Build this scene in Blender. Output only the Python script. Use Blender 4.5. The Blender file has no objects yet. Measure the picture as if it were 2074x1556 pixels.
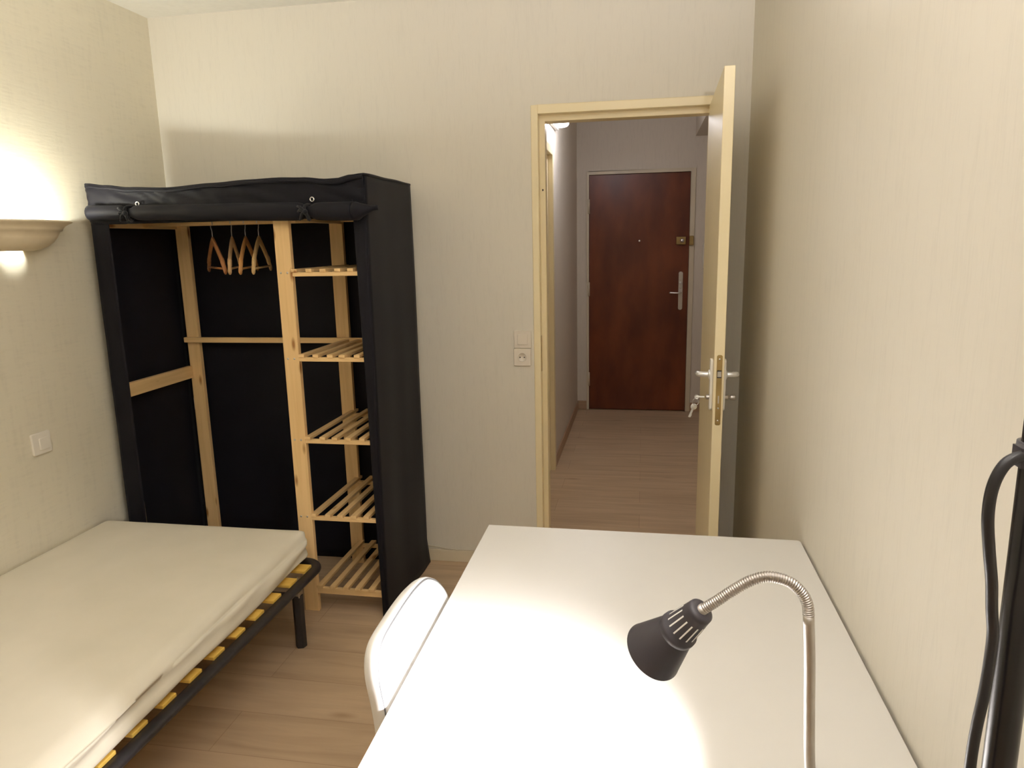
import bpy, bmesh, math, random
from mathutils import Vector, Matrix, noise
random.seed(7)
PI = math.pi
scene = bpy.context.scene
COL = scene.collection

# ------------------------------------------------------------------ materials
def mat(name, color, rough=0.5, metal=0.0, spec=0.5):
    m = bpy.data.materials.new(name); m.use_nodes = True
    b = m.node_tree.nodes['Principled BSDF']
    b.inputs['Base Color'].default_value = (*color, 1)
    b.inputs['Roughness'].default_value = rough
    b.inputs['Metallic'].default_value = metal
    b.inputs['Specular IOR Level'].default_value = spec
    return m

def nodes(m):
    return m.node_tree.nodes, m.node_tree.links, m.node_tree.nodes['Principled BSDF']

def add_noise(m, c1, c2, scale=(1, 1, 1), nscale=5.0, detail=4, bump=0.0, bump_dist=0.002, lo=0.3, hi=0.7, rough=0.5):
    N, L, b = nodes(m)
    tc = N.new('ShaderNodeTexCoord'); mp = N.new('ShaderNodeMapping')
    mp.inputs['Scale'].default_value = scale
    L.new(tc.outputs['Object'], mp.inputs['Vector'])
    nz = N.new('ShaderNodeTexNoise'); nz.inputs['Scale'].default_value = nscale
    nz.inputs['Detail'].default_value = detail; nz.inputs['Roughness'].default_value = rough
    L.new(mp.outputs['Vector'], nz.inputs['Vector'])
    cr = N.new('ShaderNodeValToRGB')
    cr.color_ramp.elements[0].position = lo; cr.color_ramp.elements[0].color = (*c1, 1)
    cr.color_ramp.elements[1].position = hi; cr.color_ramp.elements[1].color = (*c2, 1)
    L.new(nz.outputs['Fac'], cr.inputs['Fac'])
    L.new(cr.outputs['Color'], b.inputs['Base Color'])
    if bump:
        bp = N.new('ShaderNodeBump'); bp.inputs['Strength'].default_value = bump
        bp.inputs['Distance'].default_value = bump_dist
        L.new(nz.outputs['Fac'], bp.inputs['Height']); L.new(bp.outputs['Normal'], b.inputs['Normal'])
    return m

def wallpaper(name, c, var=0.05, coarse=False):
    """woven cream wallpaper: fine vertical fibres over a soft blotchy ground"""
    m = mat(name, c, 0.72, 0, 0.35)
    N, L, b = nodes(m)
    tc = N.new('ShaderNodeTexCoord')
    mp = N.new('ShaderNodeMapping')
    mp.inputs['Scale'].default_value = (230, 230, 22) if not coarse else (60, 14, 110)
    L.new(tc.outputs['Object'], mp.inputs['Vector'])
    nz = N.new('ShaderNodeTexNoise'); nz.inputs['Scale'].default_value = 1.0; nz.inputs['Detail'].default_value = 3
    L.new(mp.outputs['Vector'], nz.inputs['Vector'])
    mp2 = N.new('ShaderNodeMapping'); mp2.inputs['Scale'].default_value = (60, 60, 7)
    L.new(tc.outputs['Object'], mp2.inputs['Vector'])
    nz2 = N.new('ShaderNodeTexNoise'); nz2.inputs['Scale'].default_value = 1.0; nz2.inputs['Detail'].default_value = 5
    L.new(mp2.outputs['Vector'], nz2.inputs['Vector'])
    mx = N.new('ShaderNodeMath'); mx.operation = 'ADD'
    L.new(nz.outputs['Fac'], mx.inputs[0]); L.new(nz2.outputs['Fac'], mx.inputs[1])
    cr = N.new('ShaderNodeValToRGB')
    cr.color_ramp.elements[0].position = 0.6; cr.color_ramp.elements[1].position = 1.35
    d = tuple(x * (1 - var) for x in c); l = tuple(min(1, x * (1 + var)) for x in c)
    cr.color_ramp.elements[0].color = (*d, 1); cr.color_ramp.elements[1].color = (*l, 1)
    hf = N.new('ShaderNodeMath'); hf.operation = 'MULTIPLY'; hf.inputs[1].default_value = 1.0
    L.new(mx.outputs[0], hf.inputs[0]); L.new(hf.outputs[0], cr.inputs['Fac'])
    L.new(cr.outputs['Color'], b.inputs['Base Color'])
    bp = N.new('ShaderNodeBump'); bp.inputs['Strength'].default_value = 0.30 if coarse else 0.07
    bp.inputs['Distance'].default_value = 0.0015
    L.new(nz.outputs['Fac'], bp.inputs['Height']); L.new(bp.outputs['Normal'], b.inputs['Normal'])
    return m

def laminate(name):
    m = mat(name, (0.40, 0.28, 0.18), 0.42, 0, 0.4)
    N, L, b = nodes(m)
    tc = N.new('ShaderNodeTexCoord')
    br = N.new('ShaderNodeTexBrick')
    br.inputs['Scale'].default_value = 1.0
    br.inputs['Brick Width'].default_value = 1.28; br.inputs['Row Height'].default_value = 0.19
    br.inputs['Mortar Size'].default_value = 0.0012; br.inputs['Mortar Smooth'].default_value = 0.3
    br.offset = 0.37
    br.inputs['Color1'].default_value = (0.55, 0.41, 0.275, 1)
    br.inputs['Color2'].default_value = (0.49, 0.36, 0.235, 1)
    br.inputs['Mortar'].default_value = (0.36, 0.25, 0.16, 1)
    L.new(tc.outputs['Object'], br.inputs['Vector'])
    mp = N.new('ShaderNodeMapping'); mp.inputs['Scale'].default_value = (2.2, 22, 1)
    L.new(tc.outputs['Object'], mp.inputs['Vector'])
    nz = N.new('ShaderNodeTexNoise'); nz.inputs['Scale'].default_value = 1.0; nz.inputs['Detail'].default_value = 7
    nz.inputs['Distortion'].default_value = 0.6
    L.new(mp.outputs['Vector'], nz.inputs['Vector'])
    cr = N.new('ShaderNodeValToRGB')
    cr.color_ramp.elements[0].position = 0.28; cr.color_ramp.elements[0].color = (0.62, 0.58, 0.54, 1)
    cr.color_ramp.elements[1].position = 0.62; cr.color_ramp.elements[1].color = (1.05, 1.04, 1.02, 1)
    L.new(nz.outputs['Fac'], cr.inputs['Fac'])
    # knots
    mpk = N.new('ShaderNodeMapping'); mpk.inputs['Scale'].default_value = (1.6, 5.0, 1)
    L.new(tc.outputs['Object'], mpk.inputs['Vector'])
    vo = N.new('ShaderNodeTexVoronoi'); vo.inputs['Scale'].default_value = 1.3
    L.new(mpk.outputs['Vector'], vo.inputs['Vector'])
    ck = N.new('ShaderNodeValToRGB')
    ck.color_ramp.elements[0].position = 0.02; ck.color_ramp.elements[0].color = (0.66, 0.6, 0.55, 1)
    ck.color_ramp.elements[1].position = 0.13; ck.color_ramp.elements[1].color = (1, 1, 1, 1)
    L.new(vo.outputs['Distance'], ck.inputs['Fac'])
    m1 = N.new('ShaderNodeMix'); m1.data_type = 'RGBA'; m1.blend_type = 'MULTIPLY'; m1.inputs[0].default_value = 0.8
    m1.inputs[0].default_value = 0.5; L.new(br.outputs['Color'], m1.inputs[6]); L.new(cr.outputs['Color'], m1.inputs[7])
    m2 = N.new('ShaderNodeMix'); m2.data_type = 'RGBA'; m2.blend_type = 'MULTIPLY'; m2.inputs[0].default_value = 0.8
    L.new(m1.outputs[2], m2.inputs[6]); L.new(ck.outputs['Color'], m2.inputs[7])
    L.new(m2.outputs[2], b.inputs['Base Color'])
    bp = N.new('ShaderNodeBump'); bp.inputs['Strength'].default_value = 0.12; bp.inputs['Distance'].default_value = 0.001
    L.new(nz.outputs['Fac'], bp.inputs['Height']); L.new(bp.outputs['Normal'], b.inputs['Normal'])
    return m

def pine(name, axis, base=(0.80, 0.56, 0.275), dark=(0.70, 0.47, 0.215)):
    m = mat(name, base, 0.5, 0, 0.4)
    N, L, b = nodes(m)
    tc = N.new('ShaderNodeTexCoord'); mp = N.new('ShaderNodeMapping')
    s = [55, 55, 55]; s['xyz'.index(axis)] = 3.0
    mp.inputs['Scale'].default_value = s
    L.new(tc.outputs['Object'], mp.inputs['Vector'])
    nz = N.new('ShaderNodeTexNoise'); nz.inputs['Scale'].default_value = 1; nz.inputs['Detail'].default_value = 4
    nz.inputs['Distortion'].default_value = 0.4
    L.new(mp.outputs['Vector'], nz.inputs['Vector'])
    cr = N.new('ShaderNodeValToRGB')
    cr.color_ramp.elements[0].position = 0.25; cr.color_ramp.elements[0].color = (*dark, 1)
    cr.color_ramp.elements[1].position = 0.6; cr.color_ramp.elements[1].color = (*base, 1)
    L.new(nz.outputs['Fac'], cr.inputs['Fac'])
    mk = N.new('ShaderNodeMapping')
    k = [16, 16, 16]; k['xyz'.index(axis)] = 5.0
    mk.inputs['Scale'].default_value = k
    L.new(tc.outputs['Object'], mk.inputs['Vector'])
    vo = N.new('ShaderNodeTexVoronoi'); vo.inputs['Scale'].default_value = 1.0
    L.new(mk.outputs['Vector'], vo.inputs['Vector'])
    ck = N.new('ShaderNodeValToRGB')
    ck.color_ramp.elements[0].position = 0.06; ck.color_ramp.elements[0].color = (0.42, 0.27, 0.16, 1)
    ck.color_ramp.elements[1].position = 0.16; ck.color_ramp.elements[1].color = (1, 1, 1, 1)
    L.new(vo.outputs['Distance'], ck.inputs['Fac'])
    m2 = N.new('ShaderNodeMix'); m2.data_type = 'RGBA'; m2.blend_type = 'MULTIPLY'; m2.inputs[0].default_value = 1
    L.new(cr.outputs['Color'], m2.inputs[6]); L.new(ck.outputs['Color'], m2.inputs[7])
    L.new(m2.outputs[2], b.inputs['Base Color'])
    return m

def fabric(name, c1, c2, bump=0.25, rough=0.85, sheen=0.3, weave=900, spec=0.25):
    m = mat(name, c1, rough, 0, 0.25)
    N, L, b = nodes(m)
    b.inputs['Sheen Weight'].default_value = sheen
    b.inputs['Specular IOR Level'].default_value = spec
    b.inputs['Sheen Roughness'].default_value = 0.5
    tc = N.new('ShaderNodeTexCoord')
    nz = N.new('ShaderNodeTexNoise'); nz.inputs['Scale'].default_value = 7; nz.inputs['Detail'].default_value = 3
    L.new(tc.outputs['Object'], nz.inputs['Vector'])
    cr = N.new('ShaderNodeValToRGB')
    cr.color_ramp.elements[0].position = 0.3; cr.color_ramp.elements[0].color = (*c1, 1)
    cr.color_ramp.elements[1].position = 0.7; cr.color_ramp.elements[1].color = (*c2, 1)
    L.new(nz.outputs['Fac'], cr.inputs['Fac']); L.new(cr.outputs['Color'], b.inputs['Base Color'])
    n2 = N.new('ShaderNodeTexNoise'); n2.inputs['Scale'].default_value = weave; n2.inputs['Detail'].default_value = 1
    L.new(tc.outputs['Object'], n2.inputs['Vector'])
    bp = N.new('ShaderNodeBump'); bp.inputs['Strength'].default_value = bump; bp.inputs['Distance'].default_value = 0.0006
    L.new(n2.outputs['Fac'], bp.inputs['Height']); L.new(bp.outputs['Normal'], b.inputs['Normal'])
    return m

def emis(name, color, strength):
    m = mat(name, color, 0.4)
    b = m.node_tree.nodes['Principled BSDF']
    b.inputs['Emission Color'].default_value = (*color, 1)
    b.inputs['Emission Strength'].default_value = strength
    return m

PAPER = (0.70, 0.665, 0.585)
M = {}
M['paper'] = wallpaper('wallpaper_cream', PAPER, 0.028)
M['paper_rough'] = wallpaper('wallpaper_cream_textured', (0.70, 0.655, 0.53), 0.04, True)
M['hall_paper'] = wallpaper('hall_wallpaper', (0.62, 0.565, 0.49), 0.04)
M['ceiling'] = add_noise(mat('ceiling_paint', (0.82, 0.80, 0.74), 0.8), (0.80, 0.78, 0.72), (0.84, 0.82, 0.76), nscale=30)
M['floor'] = laminate('laminate_oak')
M['cream'] = add_noise(mat('cream_gloss_paint', (0.84, 0.73, 0.48), 0.32), (0.83, 0.72, 0.47), (0.85, 0.74, 0.49), nscale=8)
M['hallframe'] = add_noise(mat('hall_frame_paint', (0.62, 0.55, 0.42), 0.45), (0.60, 0.53, 0.40), (0.64, 0.57, 0.44), nscale=8)
M['base_room'] = add_noise(mat('baseboard_paint', (0.70, 0.62, 0.47), 0.5), (0.68, 0.60, 0.45), (0.71, 0.63, 0.48), nscale=9)
M['base_hall'] = add_noise(mat('baseboard_wood', (0.42, 0.28, 0.18), 0.45), (0.39, 0.255, 0.16), (0.45, 0.30, 0.195), (3, 3, 40), 2)
M['pine_z'] = pine('pine_upright', 'z'); M['pine_y'] = pine('pine_depth', 'y'); M['pine_x'] = pine('pine_across', 'x')
M['slat'] = pine('beech_slat', 'x', (0.84, 0.56, 0.12), (0.76, 0.48, 0.09))
M['black_cloth'] = fabric('black_fabric', (0.0050, 0.0048, 0.0078), (0.0072, 0.0068, 0.0105), 0.3, 0.6, 0.03, 900, 0.17)
M['tie'] = fabric('black_tie', (0.008, 0.008, 0.010), (0.012, 0.012, 0.014), 0.3, 0.8, 0.1)
M['chrome'] = mat('chrome', (0.78, 0.78, 0.80), 0.18, 1)
M['hookwire'] = mat('zinc_wire', (0.62, 0.62, 0.64), 0.3, 0.4)
M['steel'] = add_noise(mat('satin_steel', (0.55, 0.52, 0.49), 0.34, 1), (0.52, 0.49, 0.46), (0.58, 0.55, 0.52), nscale=40)
M['gooseneck'] = mat('gooseneck_steel', (0.50, 0.465, 0.44), 0.34, 1)
M['alu'] = mat('handle_aluminium', (0.86, 0.86, 0.86), 0.3, 0.6)
M['whiteplate'] = add_noise(mat('white_enamel', (0.82, 0.80, 0.76), 0.35), (0.80, 0.78, 0.74), (0.84, 0.82, 0.78), nscale=20)
M['brass'] = add_noise(mat('lock_bronze', (0.36, 0.25, 0.10), 0.35, 0.7), (0.33, 0.23, 0.09), (0.40, 0.28, 0.11), nscale=30)
M['brightbrass'] = mat('brass', (0.62, 0.45, 0.18), 0.25, 1)
M['darkhole'] = mat('dark_recess', (0.015, 0.012, 0.01), 0.7)
M['sheet'] = fabric('fitted_sheet', (0.70, 0.655, 0.535), (0.74, 0.69, 0.57), 0.25, 0.9, 0.15)
M['blackmetal'] = add_noise(mat('black_powder_coat', (0.018, 0.016, 0.018), 0.42), (0.014, 0.013, 0.015), (0.024, 0.021, 0.024), nscale=60)
M['brownmetal'] = add_noise(mat('dark_leg_paint', (0.016, 0.015, 0.018), 0.4), (0.014, 0.013, 0.016), (0.02, 0.018, 0.02), nscale=60)
M['desk'] = add_noise(mat('desk_white_melamine', (0.64, 0.625, 0.59), 0.40), (0.635, 0.62, 0.585), (0.645, 0.63, 0.595), nscale=15)
M['deskedge'] = mat('desk_edge_band', (0.78, 0.755, 0.70), 0.45)
M['whiteplastic'] = add_noise(mat('white_plastic', (0.84, 0.83, 0.81), 0.42), (0.83, 0.82, 0.80), (0.85, 0.84, 0.82), nscale=12)
M['seam'] = mat('grey_seam', (0.16, 0.165, 0.17), 0.6)
M['lampblack'] = add_noise(mat('lamp_black_plastic', (0.040, 0.036, 0.044), 0.4), (0.037, 0.033, 0.041), (0.044, 0.039, 0.047), nscale=40)
M['lampinside'] = mat('lamp_white_lining', (0.85, 0.85, 0.83), 0.5)
M['gloss_black'] = add_noise(mat('floor_lamp_black', (0.012, 0.011, 0.013), 0.25), (0.010, 0.010, 0.012), (0.015, 0.013, 0.015), nscale=40)
M['rubber'] = mat('cable_black', (0.014, 0.013, 0.016), 0.38)
M['whitecable'] = mat('cable_white', (0.62, 0.56, 0.45), 0.5)
M['plaster'] = add_noise(mat('plaster_cream', (0.74, 0.64, 0.46), 0.75), (0.72, 0.62, 0.44), (0.76, 0.66, 0.48), nscale=25, bump=0.1)
M['switch'] = add_noise(mat('switch_ivory', (0.80, 0.76, 0.68), 0.35), (0.79, 0.75, 0.67), (0.81, 0.77, 0.69), nscale=20)
M['switch_cream'] = add_noise(mat('switch_cream', (0.76, 0.70, 0.61), 0.4), (0.75, 0.69, 0.60), (0.77, 0.71, 0.62), nscale=20)
M['mahogany'] = add_noise(mat('mahogany_varnish', (0.16, 0.040, 0.014), 0.34, 0, 0.35), (0.080, 0.018, 0.008), (0.20, 0.050, 0.016), (3, 3, 1.2), 1.6, 6)
M['bulb'] = emis('bulb_glow', (1.0, 0.93, 0.78), 6)
M['halldiffuser'] = emis('hall_lamp_glow', (0.93, 0.93, 1.0), 6)
M['hang_red'] = pine('hanger_reddish', 'z', (0.42, 0.19, 0.07), (0.34, 0.14, 0.05))
M['hang_pale'] = pine('hanger_pale', 'z', (0.55, 0.36, 0.18), (0.46, 0.29, 0.13))
M['hang_orange'] = pine('hanger_orange', 'z', (0.52, 0.27, 0.09), (0.42, 0.20, 0.06))
M['hang_light'] = pine('hanger_light', 'z', (0.64, 0.44, 0.20), (0.52, 0.34, 0.14))
M['paperlabel'] = mat('white_sticker', (0.75, 0.72, 0.66), 0.6)

# ------------------------------------------------------------------ mesh builder
class MB:
    def __init__(s): s.v = []; s.f = []; s.sm = []
    def _add(s, vs, fs, smooth):
        o = len(s.v); s.v += [Vector(v) for v in vs]
        s.f += [tuple(i + o for i in f) for f in fs]; s.sm += [smooth] * len(fs); return s
    def box(s, x0, x1, y0, y1, z0, z1):
        vs = [(x, y, z) for z in (z0, z1) for y in (y0, y1) for x in (x0, x1)]
        return s._add(vs, [(0, 2, 3, 1), (4, 5, 7, 6), (0, 1, 5, 4), (2, 6, 7, 3), (0, 4, 6, 2), (1, 3, 7, 5)], False)
    def prism(s, pts, axis, a, b, smooth=False):
        """extrude a closed 2-D outline along axis from a to b"""
        n = len(pts)
        def P(p, t):
            return {'x': (t, p[0], p[1]), 'y': (p[0], t, p[1]), 'z': (p[0], p[1], t)}[axis]
        vs = [P(p, a) for p in pts] + [P(p, b) for p in pts]
        fs = [(i, (i + 1) % n, n + (i + 1) % n, n + i) for i in range(n)]
        s._add(vs, fs, smooth)
        o = len(s.v) - 2 * n
        s.f += [tuple(o + i for i in reversed(range(n))), tuple(o + n + i for i in range(n))]; s.sm += [False, False]
        return s
    def tube(s, path, r, seg=12, cap=True, smooth=True, closed=False):
        path = [Vector(p) for p in path]; n = len(path)
        rr = r if isinstance(r, (list, tuple)) else [r] * n
        tang = []
        for i in range(n):
            if closed: t = path[(i + 1) % n] - path[i - 1]
            else: t = path[min(i + 1, n - 1)] - path[max(i - 1, 0)]
            tang.append(t.normalized())
        u = tang[0].orthogonal().normalized(); rings = []
        for i in range(n):
            u = (u - tang[i] * u.dot(tang[i])).normalized(); w = tang[i].cross(u)
            rings.append([path[i] + (u * math.cos(2 * PI * k / seg) + w * math.sin(2 * PI * k / seg)) * rr[i] for k in range(seg)])
        vs = [p for rg in rings for p in rg]; fs = []
        for i in range(n if closed else n - 1):
            j = (i + 1) % n
            for k in range(seg):
                fs.append((i * seg + k, i * seg + (k + 1) % seg, j * seg + (k + 1) % seg, j * seg + k))
        s._add(vs, fs, smooth)
        if cap and not closed:
            o = len(s.v) - len(vs)
            s.f += [tuple(o + k for k in reversed(range(seg))), tuple(o + (n - 1) * seg + k for k in range(seg))]
            s.sm += [False, False]
        return s
    def lathe(s, prof, center, axis=(0, 0, 1), seg=32, a0=0, a1=2 * PI, sx=1, sy=1, smooth=True, ref=None):
        """prof: (radius, height) pairs along axis from center"""
        ax = Vector(axis).normalized(); c = Vector(center)
        u = (Vector(ref) if ref else ax.orthogonal()).normalized(); u = (u - ax * u.dot(ax)).normalized(); w = ax.cross(u)
        full = abs(a1 - a0 - 2 * PI) < 1e-6; m = seg if full else seg + 1
        vs = []
        for r, h in prof:
            for k in range(m):
                a = a0 + (a1 - a0) * k / seg
                vs.append(c + ax * h + u * (r * math.cos(a) * sx) + w * (r * math.sin(a) * sy))
        fs = []
        for i in range(len(prof) - 1):
            for k in range(seg):
                k2 = (k + 1) % m
                fs.append((i * m + k, i * m + k2, (i + 1) * m + k2, (i + 1) * m + k))
        return s._add(vs, fs, smooth)
    def grid(s, fn, nu, nv, smooth=True):
        vs = [fn(i / nu, j / nv) for j in range(nv + 1) for i in range(nu + 1)]
        fs = [(j * (nu + 1) + i, j * (nu + 1) + i + 1, (j + 1) * (nu + 1) + i + 1, (j + 1) * (nu + 1) + i) for j in range(nv) for i in range(nu)]
        return s._add(vs, fs, smooth)
    def sphere(s, c, r, seg=16, sc=(1, 1, 1)):
        prof = [(max(1e-5, r * math.sin(PI * i / 10)), -r * math.cos(PI * i / 10)) for i in range(11)]
        o = len(s.v); s.lathe(prof, (0, 0, 0), seg=seg)
        for i in range(o, len(s.v)):
            p = s.v[i]; s.v[i] = Vector((p.x * sc[0] + c[0], p.y * sc[1] + c[1], p.z * sc[2] + c[2]))
        return s
    def xform(s, mtx):
        s.v = [mtx @ v for v in s.v]; return s

def build(name, mb, material, parent=None, origin=None, bevel=0, bseg=2, solid=0, subsurf=0):
    """one mesh object; vertices are given in world space (or in the parent's own space when the parent is rotated)"""
    org = Vector(origin) if origin is not None else (Vector(parent['_o']) if parent is not None and '_o' in parent else Vector((0, 0, 0)))
    me = bpy.data.meshes.new(name)
    me.from_pydata([v - org for v in mb.v], [], mb.f)
    me.polygons.foreach_set('use_smooth', mb.sm)
    bm = bmesh.new(); bm.from_mesh(me)
    bmesh.ops.remove_doubles(bm, verts=bm.verts, dist=1e-6)
    bmesh.ops.recalc_face_normals(bm, faces=bm.faces); bm.to_mesh(me); bm.free()
    me.update()
    o = bpy.data.objects.new(name, me); COL.objects.link(o)
    if isinstance(material, (list, tuple)):
        for m in material: me.materials.append(m)
    else: me.materials.append(material)
    if parent is not None:
        o.parent = parent
        o['_o'] = org[:]
    else:
        o.location = org; o['_o'] = org[:]
    if subsurf:
        md = o.modifiers.new('subsurf', 'SUBSURF'); md.levels = subsurf; md.render_levels = subsurf
    if solid:
        md = o.modifiers.new('solidify', 'SOLIDIFY'); md.thickness = solid; md.offset = 0
    if bevel:
        md = o.modifiers.new('bevel', 'BEVEL'); md.width = bevel; md.segments = bseg; md.limit_method = 'ANGLE'
        md.angle_limit = math.radians(40); md.harden_normals = False
    return o

def thing(name, label, cat, loc, group=None, local=False, rotz=0):
    o = bpy.data.objects.new(name, None); COL.objects.link(o)
    o.location = loc; o.rotation_euler = (0, 0, rotz); o.empty_display_size = 0.05
    o['_o'] = (0, 0, 0) if local else tuple(loc)
    return tag(o, label, cat, group)

def tag(o, label, cat, group=None):
    o['label'] = label; o['category'] = cat
    if group: o['group'] = group
    return o

def struct(o, label, cat):
    o['kind'] = 'structure'; o['label'] = label; o['category'] = cat; return o

def nz(x, y, z=0): return noise.noise(Vector((x, y, z)))

def smooth_path(pts, n=8):
    """Catmull-Rom through pts"""
    P = [Vector(p) for p in pts]; P = [P[0] * 2 - P[1]] + P + [P[-1] * 2 - P[-2]]; out = []
    for i in range(1, len(P) - 2):
        for k in range(n):
            t = k / n; a, b, c, d = P[i - 1:i + 3]
            out.append(0.5 * ((2 * b) + (c - a) * t + (2 * a - 5 * b + 4 * c - d) * t * t + (3 * b - a - 3 * c + d) * t ** 3))
    out.append(P[-2]); return out

# ------------------------------------------------------------------ the room
XL, XR, YB, YF, ZC = -2.189, 0.409, 3.0956, -1.35, 2.511
YH, YE = 3.196, 6.2992           # hall side of the bedroom wall, end wall of the hall
HXL, HXR = -0.566, 0.66
OX0, OX1, OZ = -0.439, 0.262, 2.018   # rebate of the bedroom door frame

b = MB().box(XL - 0.1, 0.8, YF - 0.1, YE + 0.15, -0.06, 0)
struct(build('floor', b, M['floor']), 'oak laminate floor of the room and hall', 'floor')
b = MB().box(XL - 0.1, 0.8, YF - 0.1, YE + 0.15, ZC, ZC + 0.08)
struct(build('ceiling', b, M['ceiling']), 'white painted ceiling', 'ceiling')
b = MB().box(XL - 0.1, XL, YF, YB, 0, ZC)
struct(build('wall_left', b, M['paper_rough']), 'cream papered wall beside the bed', 'wall')
b = MB().box(XR, XR + 0.1, YF, YB, 0, ZC)
struct(build('wall_right', b, M['paper']), 'cream papered wall along the desk', 'wall')
b = MB().box(XL - 0.1, XR + 0.1, YF - 0.1, YF, 0, ZC)
struct(build('wall_front', b, M['paper']), 'cream papered wall behind the desk end', 'wall')
b = MB()
b.box(XL - 0.1, -0.466, YB, YH, 0, ZC); b.box(0.289, XR + 0.1, YB, YH, 0, ZC); b.box(-0.466, 0.289, YB, YH, 2.05, ZC)
struct(build('wall_back', b, M['paper']), 'cream papered wall with the bedroom doorway', 'wall')
# hall
b = MB().box(HXL - 0.1, HXL, YH, 3.66, 0, ZC)
b.box(HXL - 0.1, HXL, 4.575, YE, 0, ZC); b.box(HXL - 0.1, HXL, 3.66, 4.575, 2.065, ZC)
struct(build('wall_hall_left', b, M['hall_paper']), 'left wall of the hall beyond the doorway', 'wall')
b = MB().box(HXR, HXR + 0.1, YH, YE, 0, ZC)
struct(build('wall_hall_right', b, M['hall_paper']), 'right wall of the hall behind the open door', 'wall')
b = MB().box(HXL - 0.1, -0.4629, YE, YE + 0.12, 0, ZC); b.box(0.3811, HXR + 0.1, YE, YE + 0.12, 0, ZC)
b.box(-0.4629, 0.3811, YE, YE + 0.12, 2.04, ZC); b.box(-0.4629, 0.3811, YE + 0.07, YE + 0.12, 0, 2.04)
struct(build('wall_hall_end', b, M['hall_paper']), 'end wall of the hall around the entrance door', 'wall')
b = MB().box(0.409, HXR, 3.35, YE, 2.318, ZC)
struct(build('ceiling_soffit', b, M['hall_paper']), 'boxed soffit under the hall ceiling, right side', 'soffit')

# baseboards
b = MB().box(XL, -0.469, YB - 0.010, YB, 0, 0.058)
struct(build('baseboard_back', b, M['base_room'], bevel=0.003), 'cream painted baseboard below the back wall', 'baseboard')
b = MB().box(XL, XL + 0.010, YF, YB - 0.010, 0, 0.058)
struct(build('baseboard_left', b, M['base_room'], bevel=0.003), 'cream painted baseboard below the left wall', 'baseboard')
b = MB().box(XR - 0.003, XR, YF, YB, 0, 0.058)
struct(build('baseboard_right', b, M['base_room']), 'cream painted baseboard below the right wall', 'baseboard')
b = MB().box(HXL, HXL + 0.010, 4.575, YE, 0, 0.08); 
struct(build('baseboard_hall_left', b, M['base_hall'], bevel=0.002), 'brown wooden baseboard along the left hall wall', 'baseboard')
b = MB().box(HXL + 0.010, -0.483, YE - 0.010, YE, 0, 0.08); b.box(0.421, HXR, YE - 0.010, YE, 0, 0.08)
struct(build('baseboard_hall_end', b, M['base_hall'], bevel=0.002), 'brown wooden baseboard beside the entrance door', 'baseboard')

# bedroom door frame
b = MB()
YO = YB - 0.006
b.box(-0.469, OX0, YO, YB + 0.042, 0, 2.053); b.box(OX1, 0.292, YO, YB + 0.042, 0, 2.053)
b.box(OX0, OX1, YO, YB + 0.042, OZ, 2.053)
b.box(-0.469, -0.418, YB + 0.042, YH + 0.012, 0, 2.053); b.box(0.257, 0.292, YB + 0.042, YH + 0.012, 0, 2.053)
b.box(-0.418, 0.257, YB + 0.042, YH + 0.012, OZ - 0.024, 2.053)
fr = struct(build('trim_1', b, M['cream'], bevel=0.0025), 'cream painted frame of the bedroom doorway', 'door frame')
build('screw_hole', MB().lathe([(0.0001, 0), (0.0042, 0)], (-0.428, YB + 0.0415, 1.715), (0, -1, 0), 12), M['darkhole'], fr)
build('strike_plate', MB().box(-0.4392, -0.4378, YB + 0.008, YB + 0.028, 0.93, 1.09), M['brass'], fr)

# ------------------------------------------------------------------ open bedroom door
DT, DL = 0.033, 0.690
ang = -math.atan2(0.015, 0.690)
door = MB().box(0, DT, -DL, 0, 0.008, 2.013)
dr = build('door_1', door, M['cream'], origin=(0, 0, 0), bevel=0.0015)
dr.location = (0.2505, 3.091, 0); dr.rotation_euler = (0, 0, ang); dr['_o'] = (0, 0, 0)
struct(dr, 'cream flush bedroom door standing open along the right wall', 'door')
def rrect(w, h, r, n=6, cx=0, cy=0):
    out = []
    for (sx, sy, a0) in ((1, 1, 0), (-1, 1, 90), (-1, -1, 180), (1, -1, 270)):
        for k in range(n + 1):
            a = math.radians(a0 + 90 * k / n)
            out.append((cx + sx * (w / 2 - r) + r * math.cos(a), cy + sy * (h / 2 - r) + r * math.sin(a)))
    return out
lp = build('lock_faceplate', MB().prism(rrect(0.018, 0.238, 0.006, cx=0.0175, cy=1.002), 'y', -DL - 0.0015, -DL + 0.001), M['brass'], dr)
for z in (1.107, 0.941, 0.899):
    build('screw', MB().lathe([(0.0001, 0.0016), (0.0026, 0.0013), (0.0032, 0)], (0.0175, -DL - 0.0015, z), (0, -1, 0), 12), M['chrome'], lp)
build('latch_bolt', MB().box(0.0115, 0.0235, -DL - 0.0040, -DL, 1.048, 1.066), M['steel'], lp)
build('latch_recess', MB().box(0.0105, 0.0245, -DL - 0.0017, -DL, 1.044, 1.070), M['darkhole'], lp)
build('dead_bolt', MB().box(0.0155, 0.0195, -DL - 0.0025, -DL, 0.958, 0.984), M['steel'], lp)
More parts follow.
